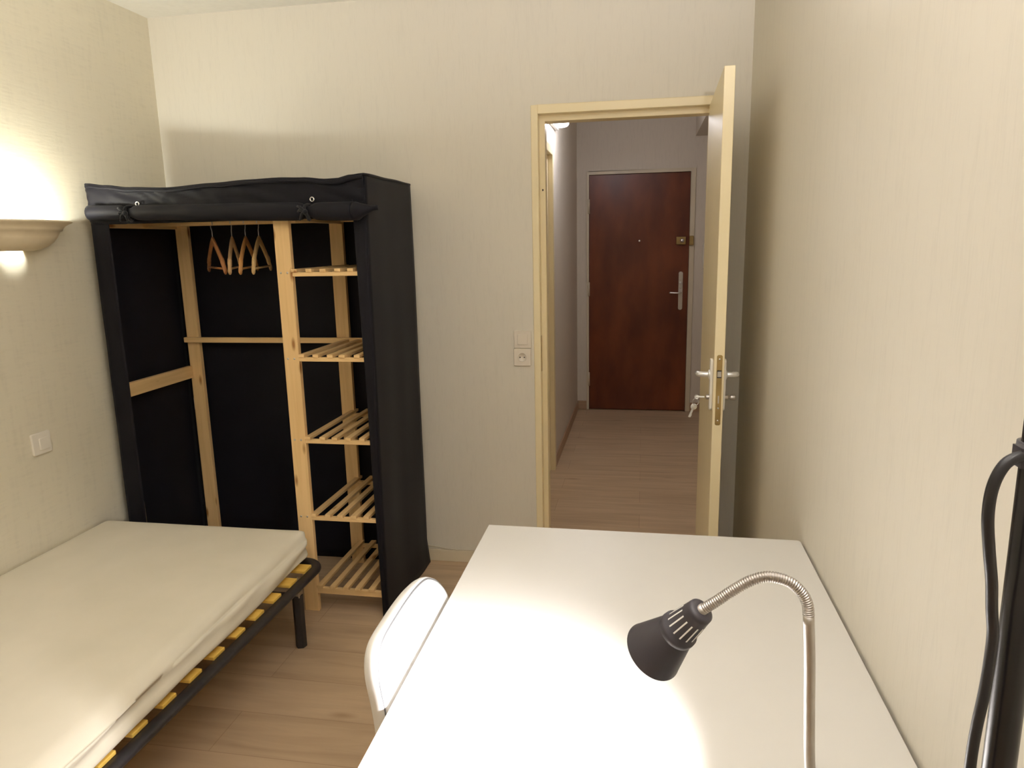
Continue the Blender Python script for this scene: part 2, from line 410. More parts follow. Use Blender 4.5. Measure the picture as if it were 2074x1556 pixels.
def handle_set(sg, x):
    pl = build('handle_plate', MB().prism(rrect(0.042, 0.175, 0.012, cx=-DL + 0.052, cy=1.012), 'x', x, x + sg * 0.009), M['whiteplate'], dr, bevel=0.002)
    lv = MB(); y0, z0 = -DL + 0.052, 1.046
    lv.tube(smooth_path([(x + sg * 0.006, y0, z0), (x + sg * 0.030, y0, z0), (x + sg * 0.043, y0 + 0.006, z0), (x + sg * 0.047, y0 + 0.022, z0 - 0.002),
             (x + sg * 0.047, y0 + 0.060, z0 - 0.008), (x + sg * 0.045, y0 + 0.095, z0 - 0.014)], 5),
            [0.0095] * 10 + [0.009] * 10 + [0.0082] * 6, 14)
    lv.lathe([(0.0001, 0), (0.016, 0), (0.016, 0.006), (0.011, 0.009)], (x + sg * 0.006, y0, z0), (sg, 0, 0), 20)
    build('lever', lv, M['alu'], pl)
    build('lock_cylinder', MB().lathe([(0.0001, 0.012), (0.0075, 0.012), (0.0085, 0.010), (0.0085, 0)], (x + sg * 0.008, y0, 0.968), (sg, 0, 0), 16), M['steel'], pl)
    return pl
handle_set(-1, 0.0)
hp = handle_set(1, DT)
tk = MB(); y0 = -DL + 0.052
tk.lathe([(0.0001, 0.0), (0.0045, 0.0), (0.0045, 0.012), (0.0085, 0.013), (0.0092, 0.016), (0.0092, 0.028), (0.008, 0.031), (0.0001, 0.031)], (DT + 0.014, y0, 0.968), (1, 0, 0), 18)
build('thumb_turn', tk, M['steel'], hp)
# keys hanging from the lock (world frame)
mtx = Matrix.Translation((0.2505, 3.091, 0)) @ Matrix.Rotation(ang, 4, 'Z')
ko = mtx @ Vector((-0.028, y0, 0.968))
kt = thing('key_bunch', 'steel keys dangling from the lock of the open cream door', 'keys', tuple(ko))
k = MB().box(-0.052, -0.024, y0 - 0.001, y0 + 0.001, 0.9655, 0.9705)
k.lathe([(0.0075, -0.001), (0.0075, 0.001), (0.0001, 0.001)], (-0.050, y0, 0.968), (0, 1, 0), 16); k.xform(mtx)
build('key', k, M['alu'], kt, bevel=0.0004)
ring = MB().tube([(-0.053 + 0.010 * math.cos(t) , y0 + 0.003 * math.sin(t), 0.960 - 0.0105 + 0.0105 * math.sin(t)) for t in [2 * PI * i / 20 for i in range(20)]], 0.0009, 6, closed=True).xform(mtx)
build('ring', ring, M['steel'], kt)
k = MB()
k.lathe([(0.0001, -0.0012), (0.0110, -0.0012), (0.0110, 0.0012), (0.0001, 0.0012)], (0, 0, -0.012), (0, 1, 0), 18)
k.box(-0.0035, 0.0035, -0.0012, 0.0012, -0.052, -0.020); k.box(0.0035, 0.0055, -0.0012, 0.0012, -0.050, -0.040)
k.xform(mtx @ Matrix.Translation((-0.054, y0, 0.944)) @ Matrix.Rotation(math.radians(22), 4, 'Y') @ Matrix.Rotation(0.25, 4, 'Z'))
build('key', k, M['alu'], kt, bevel=0.0004)
# hinges
for z in (0.30, 1.72):
    h = MB().tube([(DT + 0.004, 0.002, z - 0.045), (DT + 0.004, 0.002, z + 0.045)], 0.006, 12)
    build('hinge', h, M['steel'], dr)

# ------------------------------------------------------------------ hall: entrance door
b = MB()
b.box(-0.483, -0.4629, YE - 0.012, YE + 0.06, 0, 2.068); b.box(0.3811, 0.421, YE - 0.012, YE + 0.06, 0, 2.068)
b.box(-0.4629, 0.3811, YE - 0.012, YE + 0.06, 2.04, 2.068)
struct(build('trim_2', b, M['hallframe'], bevel=0.002), 'beige frame around the brown entrance door', 'door frame')
b = MB().box(-0.4605, 0.3790, YE + 0.003, YE + 0.045, 0.006, 2.037)
ed = struct(build('door_2', b, M['mahogany'], origin=(-0.04, YE + 0.02, 0), bevel=0.0015), 'varnished red-brown entrance door at the end of the hall', 'door')
YD = YE + 0.003
build('peephole', MB().lathe([(0.0001, 0.003), (0.005, 0.0035), (0.009, 0.002), (0.0095, 0)], (-0.033, YD, 1.484), (0, -1, 0), 18), M['chrome'], ed)
lk = MB(); lk.box(0.272, 0.352, YD - 0.028, YD, 1.446, 1.512)
lo = build('rim_lock', lk, M['brass'], ed, bevel=0.006, bseg=3)
build('knob', MB().lathe([(0.0001, 0.052), (0.014, 0.050), (0.018, 0.042), (0.015, 0.030), (0.011, 0.026), (0.011, 0)], (0.318, YD - 0.026, 1.480), (0, -1, 0), 20), M['chrome'], lo)
build('keeper', MB().box(0.378, 0.414, YE - 0.036, YE - 0.012, 1.440, 1.518), M['brass'], ed, bevel=0.004)
pl = build('handle_plate', MB().prism(rrect(0.036, 0.325, 0.016, cx=0.318, cy=1.058), 'y', YD - 0.006, YD), M['steel'], ed, bevel=0.002)
lv = MB().tube(smooth_path([(0.318, YD - 0.004, 1.043), (0.318, YD - 0.04, 1.043), (0.309, YD - 0.052, 1.043), (0.285, YD - 0.054, 1.043), (0.223, YD - 0.050, 1.045)], 5), 0.0085, 12)
build('lever', lv, M['chrome'], pl)
build('key_cover', MB().prism(rrect(0.022, 0.06, 0.010, cx=0.318, cy=1.105), 'y', YD - 0.012, YD - 0.005), M['chrome'], pl, bevel=0.002)
for z in (0.28, 1.08, 1.78):
    build('hinge', MB().tube([(-0.463, YE - 0.010, z - 0.06), (-0.463, YE - 0.010, z + 0.06)], 0.009, 12), M['hallframe'], ed)
# hall side door
b = MB()
b.box(HXL - 0.05, HXL + 0.012, 4.520, 4.575, 0, 2.065); b.box(HXL - 0.05, HXL + 0.012, 3.66, 3.715, 0, 2.065)
b.box(HXL - 0.05, HXL + 0.012, 3.715, 4.520, 2.015, 2.065)
struct(build('trim_3', b, M['cream'], bevel=0.002), 'cream frame of a side door on the left hall wall', 'door frame')
b = MB().box(HXL - 0.055, HXL - 0.018, 3.717, 4.518, 0.006, 2.013)
struct(build('door_3', b, M['cream'], bevel=0.0015), 'closed cream side door on the left hall wall', 'door')

# hall lamp: oblong bulkhead on the left wall
ht = thing('wall_lamp', 'glowing oblong white lamp high on the left hall wall', 'lamp', (HXL, 4.62, 2.235))
build('base', MB().box(HXL, HXL + 0.022, 4.33, 4.77, 2.190, 2.295), M['whiteplate'], ht, bevel=0.004)
d = MB()
def dif(u, v):
    a = 2 * PI * u; t = v * PI / 2
    return Vector((HXL + 0.022 + 0.078 * math.sin(t) ** 0.6 * 1.0, 4.55 + 0.215 * math.copysign(abs(math.cos(a)) ** 0.55, math.cos(a)) * math.cos(t) ** 0.35,
                   2.242 + 0.050 * math.copysign(abs(math.sin(a)) ** 0.55, math.sin(a)) * math.cos(t) ** 0.35))
d.grid(dif, 40, 10)
hd = build('diffuser', d, M['halldiffuser'], ht)
hd.visible_shadow = True
jb = build('junction_box', MB().box(HXL, HXL + 0.035, 5.92, 6.02, 2.43, 2.505), M['hall_paper'], bevel=0.003, origin=(HXL + 0.017, 5.97, 2.43))
tag(jb, 'small pale box in the upper far corner of the hall', 'junction box')
# wall handset
it = thing('wall_mounted_intercom', 'pale intercom handset on the hall end wall beside the entrance door', 'intercom', (0.525, YE, 1.23))
build('cradle', MB().prism(rrect(0.085, 0.20, 0.012, cx=0.535, cy=1.35), 'y', YE - 0.03, YE), M['switch'], it, bevel=0.004)
build('handset', MB().tube(smooth_path([(0.510, YE - 0.042, 1.26), (0.506, YE - 0.058, 1.30), (0.505, YE - 0.062, 1.36), (0.506, YE - 0.056, 1.42), (0.510, YE - 0.042, 1.45)], 5), [0.016] * 6 + [0.011] * 10 + [0.016] * 5, 12), M['switch'], it)

# ------------------------------------------------------------------ switches
def plate_y(name, x0, x1, z0, z1, label, cat, socket):
    cx, cz = (x0 + x1) / 2, (z0 + z1) / 2
    t = thing(name, label, cat, (cx, YB, z0))
    build('plate', MB().prism(rrect(x1 - x0, z1 - z0, 0.004, 3, cx, cz), 'y', YB - 0.009, YB), M['switch_cream'], t, bevel=0.002)
    if socket:
        p = build('socket_well', MB().lathe([(0.021, 0.0005), (0.0195, 0.002), (0.019, 0.0005), (0.0001, 0.0005)], (cx, YB - 0.009, cz), (0, -1, 0), 24), M['switch_cream'], t)
        for s in (-1, 1):
            build('pin_hole', MB().lathe([(0.0001, 0.0012), (0.0028, 0.0012)], (cx + s * 0.0095, YB - 0.0095, cz), (0, -1, 0), 12), M['darkhole'], p)
    else:
        build('rocker', MB().prism(rrect(0.046, 0.046, 0.003, 3, cx, cz), 'y', YB - 0.013, YB - 0.008), M['switch_cream'], t, bevel=0.0015)
plate_y('light_switch', -0.558, -0.480, 1.037, 1.114, 'cream light switch on the back wall, left of the doorway', 'light switch', False)
plate_y('wall_socket', -0.560, -0.484, 0.957, 1.035, 'cream two-pin socket under the switch left of the doorway', 'socket', True)
t = thing('light_switch', 'ivory light switch low on the left wall above the bed', 'light switch', (XL, 2.195, 0.766))
build('plate', MB().prism(rrect(0.084, 0.082, 0.006, 4, 2.195, 0.806), 'x', XL, XL + 0.010), M['switch'], t, bevel=0.003)
build('rocker', MB().prism(rrect(0.045, 0.045, 0.003, 3, 2.204, 0.803), 'x', XL + 0.009, XL + 0.0145), M['switch'], t, bevel=0.002)

# loose white cable on top of the baseboard
c = MB().tube(smooth_path([(-1.04, YB - 0.009, 0.080), (-0.966, YB - 0.008, 0.073), (-0.905, YB - 0.007, 0.064), (-0.857, YB - 0.006, 0.0605), (-0.77, YB - 0.006, 0.0605), (-0.62, YB - 0.006, 0.0605), (-0.49, YB - 0.006, 0.0605)], 6), 0.0028, 8)
tag(build('cable', c, M['whitecable'], origin=(-0.77, YB - 0.006, 0.058)), 'thin pale cable sagging along the baseboard right of the wardrobe', 'cable')

# ------------------------------------------------------------------ wall sconce
sc_y, sc_z = 2.20, 1.505
st = thing('wall_sconce', 'cream plaster half-bowl wall light on the left wall, shining upwards', 'wall light', (XL, sc_y, sc_z))
prof_o = [(0.046, 0.000), (0.080, 0.000), (0.108, 0.004), (0.138, 0.014), (0.163, 0.030), (0.181, 0.049), (0.190, 0.0665), (0.200, 0.0690), (0.204, 0.077), (0.212, 0.085), (0.226, 0.092), (0.242, 0.0975), (0.246, 0.101), (0.240, 0.1045), (0.226, 0.1050)]
prof_i = [(0.205, 0.098), (0.190, 0.085), (0.172, 0.060), (0.145, 0.036), (0.105, 0.016), (0.046, 0.008), (0.046, 0.000)]
bowl = MB().lathe(prof_o + prof_i, (XL, sc_y, sc_z), (0, 0, 1), 48, -PI / 2, PI / 2, sx=0.62, sy=1, ref=(1, 0, 0))
build('bowl', bowl, M['plaster'], st)
build('bulb', MB().tube([(XL + 0.060, sc_y - 0.05, sc_z + 0.062), (XL + 0.060, sc_y + 0.05, sc_z + 0.062)], 0.012, 12), M['bulb'], st)

# ------------------------------------------------------------------ fabric wardrobe
WY0, WY1 = 2.54, 3.055
wt = thing('fabric_wardrobe', 'black fabric wardrobe with pine frame and shelves in the back left corner', 'wardrobe', (-1.57, 2.80, 0))
def board(name, m, *bx):
    return build(name, MB().box(*bx), M[m], wt, bevel=0.002)
pf = board('post', 'pine_z', -1.376, -1.313, 2.552, 2.574, 0.0, 1.70)      # middle front
board('post', 'pine_z', -1.358, -1.297, 3.010, 3.032, 0.0, 1.66)          # middle back
board('post', 'pine_z', -2.143, -2.094, 2.556, 2.578, 0.0, 1.70)
board('post', 'pine_z', -2.108, -2.047, 3.010, 3.032, 0.0, 1.66)
board('post', 'pine_z', -1.030, -1.012, 2.575, 2.597, 0.0, 1.70)
board('post', 'pine_z', -1.060, -1.010, 3.010, 3.032, 0.0, 1.66)
board('rail', 'pine_y', -2.117, -2.096, 2.578, 3.010, 1.588, 1.66)
board('rail', 'pine_y', -2.117, -2.096, 2.578, 3.010, 0.898, 0.956)
board('rail', 'pine_y', -1.313, -1.294, 2.574, 3.010, 1.592, 1.66)
board('rail', 'pine_x', -2.112, -1.012, 2.990, 3.010, 1.069, 1.093)
board('rail', 'pine_x', -2.112, -1.012, 2.990, 3.010, 1.60, 1.66)
build('hanging_rod', MB().tube([(-2.096, 2.79, 1.606), (-1.374, 2.79, 1.606)], 0.0125, 16), M['pine_x'], wt)
sl = build('sticker', MB().box(-2.1085, -2.1078, 3.011, 3.031, 0.742, 0.80), M['paperlabel'], wt)
for i, zt in enumerate((0.118, 0.432, 0.757, 1.088, 1.416)):
    r = MB().box(-1.313, -1.012, 2.552, 2.570, zt - (0.037 if i == 0 else 0.028), zt - 0.012)
    sh = build('shelf', r, M['pine_x'], wt, bevel=0.0015)
    build('back_rail', MB().box(-1.297, -1.060, 2.992, 3.008, zt - 0.028, zt - 0.012), M['pine_x'], sh, bevel=0.0015)
    for k in range(6):
        cx = -1.2975 + k * 0.0555 - 0.0045 * (k == 0)
        jx = random.uniform(-0.003, 0.003)
        build('slat', MB().box(cx - 0.012 + jx, cx + 0.012 + jx, 2.547, 3.045 if i else 3.02, zt - 0.012, zt), M['pine_y'], sh, bevel=0.0012)
for z in (1.402, 1.070, 0.742, 0.418, 1.660):
    for x in (-1.360, -1.333):
        if z > 1.6: continue
        build('screw', MB().lathe([(0.0001, 0.0012), (0.0035, 0.0012), (0.0042, 0)], (x, 2.552, z), (0, -1, 0), 12), M['steel'], pf)

# cover cloth: back, sides, top, front strips and header, each panel a crumpled grid
cov = MB()
XLw = lambda z: -2.150 + 0.010 * (z / 1.75)
def topz(x):
    """height of the front top seam, sagging between the posts"""
    pts = [(-2.14, 1.754), (-2.05, 1.744), (-1.95, 1.733), (-1.79, 1.727), (-1.60, 1.737), (-1.45, 1.744), (-1.33, 1.747), (-1.23, 1.744), (-1.145, 1.736), (-1.10, 1.737), (-1.05, 1.747), (-0.998, 1.751)]
    for (a, za), (b_, zb) in zip(pts, pts[1:]):
        if x <= b_:
            t = (x - a) / (b_ - a); t = t * t * (3 - 2 * t); return za + (zb - za) * t
    return pts[-1][1]
def xr(z, y):
    f = (y - WY0) / (WY1 - WY0)
    return -0.997 + 0.004 * f + 0.007 * nz(y * 7, z * 1.3, 5) * (1 - z / 2.2) + 0.014 * max(0, (0.12 - z)) / 0.12 * f - 0.012 * (1 - f) * (1 - z / 1.75)
cov.grid(lambda u, v: Vector((xr(v * 1.752 + 0.004, WY0 + u * (WY1 - WY0)), WY0 + u * (WY1 - WY0) + 0.006 * math.sin(v * 9 + 1) * u, v * 1.749 + 0.004)), 24, 60)
cov.grid(lambda u, v: Vector((XLw(v * 1.75) + 0.004 * nz(u * 4, v * 6, 2), WY0 + u * (WY1 - WY0), v * 1.752 + 0.004)), 16, 40)
cov.grid(lambda u, v: Vector((-2.145 + u * 1.147, WY1 + 0.006 * nz(u * 9, v * 3, 9), v * 1.75 + 0.004)), 40, 40)
def top(u, v):
    x = -2.140 + u * 1.142
    return Vector((x, WY0 + v * (WY1 - WY0), topz(x) * (1 - v) + 1.75 * v - 0.05 * math.sin(PI * v) * (0.4 + 0.3 * nz(u * 5, v * 2))))
cov.grid(top, 48, 10)
def header(u, v):   # v: 0 bottom .. 1 top
    x = -2.140 + u * 1.142
    zt = topz(x); z = 1.600 + (zt - 1.600) * v
    w = 0.014 * nz(x * 11 + (v - 1) * 5, v * 2.2, 3) + 0.006 * nz(x * 30 + v * 6, v * 3, 6) + 0.006 * math.sin(x * 34 + v * 5) * math.exp(-((x + 1.72) / 0.35) ** 2) * (1 - v)
    fold = 0.012 * math.exp(-(((x + 2.02) - (v - 0.4) * -0.16) / 0.022) ** 2) * (1 - v) + 0.006 * math.exp(-(((x + 1.83) - (v - 0.5) * 0.08) / 0.02) ** 2) * v
    return Vector((x, WY0 - 0.004 + w - fold, z))
cov.grid(header, 110, 14)
cov.grid(lambda u, v: Vector((XLw(v * 1.70) + u * (0.078 + 0.006 * (1 - v)), WY0 - 0.001 + 0.004 * nz(u * 2, v * 5, 4), 0.004 + v * 1.70)), 6, 40)
cov.grid(lambda u, v: Vector((xr(v * 1.70, WY0) - u * (0.052 * v + 0.016 * (1 - v)), WY0 - 0.001 + 0.004 * nz(u * 2, v * 6, 8), 0.004 + v * 1.70)), 6, 40)
build('fabric_cover', cov, M['black_cloth'], wt, solid=0.003)
# seam piping along the top
pp = [(-2.140 + i / 60 * 1.142, WY0 - 0.006, topz(-2.140 + i / 60 * 1.142) - 0.001) for i in range(61)]
pp += [(-0.996, WY0 + (i / 12) * (WY1 - WY0), 1.751 + 0.001 * math.sin(i)) for i in range(1, 13)]
build('piping', MB().tube(pp, 0.0055, 8), M['black_cloth'], wt)
hem = MB().grid(lambda u, v: Vector((-2.138 + u * 1.138, WY0 - 0.010 - 0.003 * math.sin(PI * v), topz(-2.138 + u * 1.138) - 0.002 - v * (0.013 + 0.008 * nz(u * 6, 0, 1)))), 60, 3)
build('hem', hem, M['black_cloth'], wt, solid=0.003)
# rolled-up front flap
n = 120; path = []; rad = []
for i in range(n + 1):
    x = -2.112 + i / n * 1.180
    z = 1.640 + 0.002 * math.sin(x * 6) - 0.030 * max(0, (x + 2.0)) / 1.0 + 0.0
    z = 1.6445 - (0.024 * (x + 2.128) / 1.13)
    r = 0.029 + 0.002 * nz(x * 8, 1, 1)
    r += 0.004 * max(0.0, min(1.0, (x + 1.75) / 0.3)) 
    for tx in (-1.937, -1.205): r *= 1 - 0.42 * math.exp(-((x - tx) / 0.022) ** 2)
    if x > -1.02:
        f = (x + 1.02) / 0.088; r *= 1 - 0.72 * min(1, f * 1.3); z += 0.012 * f
    path.append((x, WY0 - 0.034 - (0.012 if x > -1.02 else 0), z)); rad.append(r)
fl = build('rolled_flap', MB().tube(path, rad, 18), M['black_cloth'], wt)
for tx, tz in ((-1.937, 1.637), (-1.205, 1.622)):
    tb = MB()
    tb.tube([(tx + 0.006 * math.sin(a * 2), WY0 - 0.034 + 0.027 * math.cos(a), tz + 0.027 * math.sin(a)) for a in [2 * PI * i / 24 for i in range(24)]], 0.0055, 8, closed=True)
    for s in (-1, 1):
        tb.tube(smooth_path([(tx, WY0 - 0.062, tz - 0.004), (tx + s * 0.010, WY0 - 0.070, tz - 0.012 - 0.006 * s), (tx + s * 0.016 - 0.006, WY0 - 0.066, tz - 0.030)], 5), [0.005] * 4 + [0.004] * 4 + [0.003] * 3, 6)
        tb.tube(smooth_path([(tx, WY0 - 0.062, tz), (tx - 0.018, WY0 - 0.070, tz + 0.012 + 0.006 * s), (tx - 0.030, WY0 - 0.060, tz + 0.010 + 0.010 * s)], 5), [0.0055] * 6 + [0.004] * 5, 6)
    tb.sphere((tx, WY0 - 0.064, tz), 0.010, 10)
    build('tie', tb, M['tie'], fl)
for ex, ez in ((-1.914, 1.673), (-1.196, 1.668)):
    e = MB().tube([(ex + 0.0075 * math.cos(a), WY0 - 0.018, ez + 0.0075 * math.sin(a)) for a in [2 * PI * i / 20 for i in range(20)]], 0.0026, 8, closed=True)
    build('eyelet', e, M['chrome'], fl)

# ------------------------------------------------------------------ coat hangers
def hanger(x, angle, m, label, z=1.548):
    t = thing('coat_hanger', label, 'coat hanger', (x, 2.79, z), 'coat hangers on the wardrobe rod', local=True, rotz=angle)
    H = 0.205
    body = MB()
    pts = []
    for i in range(21):
        s = -1 + 2 * i / 20; a = abs(s)
        pts.append((0.0 + 0.004 * a ** 2.2, s * H, -0.016 - 0.108 * (a ** 1.2) - (0.014 * max(0, a - 0.8) / 0.2)))
    n_ = len(pts); hw = [0.0065 + 0.001 * abs(-1 + 2 * i / 20) for i in range(n_)]
    hh = [0.017 - 0.002 * abs(-1 + 2 * i / 20) for i in range(n_)]
    vs = []
    seg = 12
    for i, p in enumerate(pts):
        for k in range(seg):
            a = 2 * PI * k / seg
            vs.append(Vector((p[0] + hw[i] * math.cos(a), p[1], p[2] + hh[i] * math.sin(a))))
    fs = [(i * seg + k, i * seg + (k + 1) % seg, (i + 1) * seg + (k + 1) % seg, (i + 1) * seg + k) for i in range(n_ - 1) for k in range(seg)]
    fs += [tuple(reversed(range(seg))), tuple((n_ - 1) * seg + k for k in range(seg))]
    body._add(vs, fs, True)
    sh = build('shoulders', body, m, t)
    build('trouser_bar', MB().tube([(0.003, -H * 0.93, -0.130), (0.003, H * 0.93, -0.130)], 0.0045, 10), m, t)
    for i0 in (2, 18):
        cv = []; i1 = i0 - 1 if i0 < 10 else i0 + 1
        p0, p1 = Vector(pts[i0]), Vector(pts[i1])
        for fr in (0.0, 0.6):
            p = p0.lerp(p1, fr)
            cv += [Vector((p.x + hw[i0] * 1.18 * math.cos(2 * PI * k / seg), p.y, p.z + hh[i0] * 1.1 * math.sin(2 * PI * k / seg))) for k in range(seg)]
        cb = MB(); cb._add(cv, [(k, (k + 1) % seg, seg + (k + 1) % seg, seg + k) for k in range(seg)] + [tuple(reversed(range(seg))), tuple(seg + k for k in range(seg))], False)
        build('end_collar', cb, m, sh)
    hr = 0.0240 if abs(angle) > 0.5 else 0.0200
    hk2 = [(0, 0, -0.014), (0, 0, 0.022), (0, 0.012, 0.033)] + [(0, hr * math.cos(a), 0.0733 - hr + hr * math.sin(a)) for a in [math.radians(d) for d in range(-50, 200, 12)]]
    build('hook', MB().tube(hk2, 0.0017, 8), M['hookwire'], t)
def ang_of(dx, dy): return math.atan2(dx, -dy)
hanger(-1.783, ang_of(0.141, -0.16), M['hang_red'], 'reddish wooden coat hanger, leftmost of the four and turned the other way')
hanger(-1.694, ang_of(0.085, -0.185), M['hang_pale'], 'pale dull wooden coat hanger, second from left on the wardrobe rod')
hanger(-1.632, ang_of(0.070, -0.185), M['hang_orange'], 'orange-brown wooden coat hanger, third from left on the wardrobe rod')
hanger(-1.572, ang_of(0.066, -0.185), M['hang_light'], 'light wooden coat hanger nearest the middle wardrobe post')

# ------------------------------------------------------------------ bed
bt = thing('bed_base', 'black metal slatted bed base on legs along the left wall', 'bed', (-1.70, 1.45, 0))
skew = lambda y: -0.016 * (2.345 - y)
def frame_path():
    pts = []
    x0, x1, y0, y1, r = -2.125, -1.2050, 0.55, 2.405, 0.085
    for (cx, cy, a0) in ((x1 - r, y1 - r, 90), (x1 - r, y0 + r, 0), (x0 + r, y0 + r, -90), (x0 + r, y1 - r, -180)):
        for k in range(9):
            a = math.radians(a0 - 90 * k / 8)
            pts.append((cx + r * math.cos(a) + (skew(cy + r * math.sin(a)) if cx > -1.7 else 0), cy + r * math.sin(a), 0.2960))
    return pts
fp = frame_path()
fm = MB()
# flat oval tube swept round the frame
P = [Vector(p) for p in fp]; N_ = len(P); seg = 12; vs = []
for i in range(N_):
    t_ = (P[(i + 1) % N_] - P[i - 1]).normalized(); o_ = Vector((t_.y, -t_.x, 0))
    for k in range(seg):
        a = 2 * PI * k / seg
        vs.append(P[i] + o_ * (0.0200 * math.copysign(abs(math.cos(a)) ** 0.6, math.cos(a))) + Vector((0, 0, 0.0098 * math.copysign(abs(math.sin(a)) ** 0.6, math.sin(a)))))
fs = [(i * seg + k, i * seg + (k + 1) % seg, ((i + 1) % N_) * seg + (k + 1) % seg, ((i + 1) % N_) * seg + k) for i in range(N_) for k in range(seg)]
fm._add(vs, fs, True)
fm.box(-2.10, -1.23, 2.13, 2.17, 0.268, 0.288)
fm.box(-2.10, -1.25, 1.18, 1.22, 0.268, 0.288)
build('frame', fm, M['blackmetal'], bt)
for k in range(16):
    y = 2.312 - k * 0.1134
    x1 = -1.221 + skew(y)
    s = MB()
    def sl_(u, v, y=y, x1=x1):
        x = -2.115 + u * (x1 + 2.115); return x
    def P_(u, w, z): return Vector((-2.115 + u * (x1 + 2.115), y + w, 0.304 + z + 0.002 * math.sin(PI * u)))
    n_ = 12; vs = [];
    for i in range(n_ + 1):
        for (w, z) in ((-0.029, 0), (0.029, 0), (0.029, 0.011), (-0.029, 0.011)): vs.append(P_(i / n_, w, z))
    fs = [(i * 4 + q, i * 4 + (q + 1) % 4, (i + 1) * 4 + (q + 1) % 4, (i + 1) * 4 + q) for i in range(n_) for q in range(4)]
    fs += [(3, 2, 1, 0), tuple(n_ * 4 + q for q in range(4))]
    s._add(vs, fs, False)
    build('slat', s, M['slat'], bt, bevel=0.002)
for (lx, ly) in ((-1.264, 2.293), (-2.07, 2.293), (-1.29, 0.72), (-2.07, 0.72)):
    hexa = [(lx + 0.0215 * math.cos(math.radians(60 * q + 15)), ly + 0.0215 * math.sin(math.radians(60 * q + 15))) for q in range(6)]
    lg = build('leg', MB().prism(hexa, 'z', 0.0, 0.214), M['brownmetal'], bt, bevel=0.002)
    sgn = 1 if lx > -1.7 else -1
    br = MB().box(lx - 0.016, lx + 0.016, ly - 0.016, ly + 0.016, 0.206, 0.262)
    br.box(lx + sgn * 0.010 - 0.003, lx + sgn * 0.010 + 0.003, ly - 0.012, ly + 0.012, 0.206, 0.290)
    build('bracket', br, M['steel'], lg, bevel=0.002)
    build('bolt', MB().lathe([(0.0001, 0.006), (0.005, 0.006), (0.0055, 0)], (lx + sgn * 0.016, ly, 0.246), (sgn, 0, 0), 10), M['chrome'], lg)

# mattress in its fitted sheet
mx0, mx1, my0, my1, mz0, mz1 = -2.182, -1.227, 0.52, 2.452, 0.319, 0.424
R = 0.056
def mattress():
    m = MB()
    nx, ny, nzn = 60, 120, 10
    def rnd(p):
        q = Vector((min(max(p.x, mx0 + R), mx1 - R), min(max(p.y, my0 + R), my1 - R), min(max(p.z, mz0 + 0.015), mz1 - R)))
        d = p - q
        if d.length > 1e-9:
            rr = R if p.z > mz0 + 0.05 else R
            d = d.normalized() * rr
            if q.z <= mz0 + 0.0151 and d.z < 0: d.z *= 0.015 / R
            p = q + d
        # plan-view corner rounding
        Rc = 0.12
        cx = min(max(p.x, mx0 + Rc), mx1 - Rc); cy = min(max(p.y, my0 + Rc), my1 - Rc)
        e = Vector((p.x - cx, p.y - cy, 0))
        if abs(e.x) > 1e-9 and abs(e.y) > 1e-9 and e.length > Rc: 
            e = e.normalized() * Rc; p = Vector((cx + e.x, cy + e.y, p.z))
        f = (mz1 - p.z) / (mz1 - mz0)
        # side wrinkles: long slack folds running along the bed, stretching diagonally at the corners
        side = max(0, (p.x - (mx1 - 0.05)) / 0.05)
        w = 0.007 * math.sin(f * 9.0 + p.y * 4.2 + 2.2 * nz(p.y * 1.8, f * 1.2, 2)) * side + 0.011 * nz(p.y * 4, f * 5 + p.y * 2.0, 4) * side
        sag = -0.010 * math.sin(PI * f) * side
        px = p.x + w * math.sin(PI * min(1, f * 1.05)) + sag * 0.4 + (-0.015 * max(0, p.y - 1.25) * max(0, (p.x + 1.7) / 0.45))
        zz = p.z + 0.003 * nz(p.x * 3, p.y * 2.2, 7) * (1 if f < 0.3 else 0) + 0.0030 * math.sin((p.x * 2.1 - p.y) * 7 + 2 * nz(p.x * 2, p.y * 2, 1)) * (1 if f < 0.3 else 0) * max(0, min(1, (1.9 - p.y)))
        # edge softening: the top dips a little toward the edges
        ex = min(p.x - mx0, mx1 - p.x); ey = min(p.y - my0, my1 - p.y)
        dip = 0.010 * math.exp(-min(ex, ey) / 0.06) if f < 0.3 else 0
        hemw = (0.006 + 0.006 * math.sin(p.y * 9 + 2 * nz(p.y * 3, 0, 0))) * max(0, f - 0.7) / 0.3 * side
        return Vector((px, p.y, zz - dip + hemw))
    def face(fn, a, c): m.grid(lambda u, v: rnd(fn(u, v)), a, c)
    face(lambda u, v: Vector((mx0 + u * (mx1 - mx0), my0 + v * (my1 - my0), mz1)), nx, ny)
    face(lambda u, v: Vector((mx0 + u * (mx1 - mx0), my0 + v * (my1 - my0), mz0)), nx, ny)
    face(lambda u, v: Vector((mx1, my0 + u * (my1 - my0), mz0 + v * (mz1 - mz0))), ny, nzn)
    face(lambda u, v: Vector((mx0, my0 + u * (my1 - my0), mz0 + v * (mz1 - mz0))), ny, nzn)
    face(lambda u, v: Vector((mx0 + u * (mx1 - mx0), my1, mz0 + v * (mz1 - mz0))), nx, nzn)
    face(lambda u, v: Vector((mx0 + u * (mx1 - mx0), my0, mz0 + v * (mz1 - mz0))), nx, nzn)
    return m
mo = build('mattress', mattress(), M['sheet'], origin=(-1.70, 1.45, mz0))
bm = bmesh.new(); bm.from_mesh(mo.data); bmesh.ops.remove_doubles(bm, verts=bm.verts, dist=0.0008); bmesh.ops.recalc_face_normals(bm, faces=bm.faces); bm.to_mesh(mo.data); bm.free()
tag(mo, 'thin mattress in a pale fitted sheet lying on the slatted bed base', 'mattress')

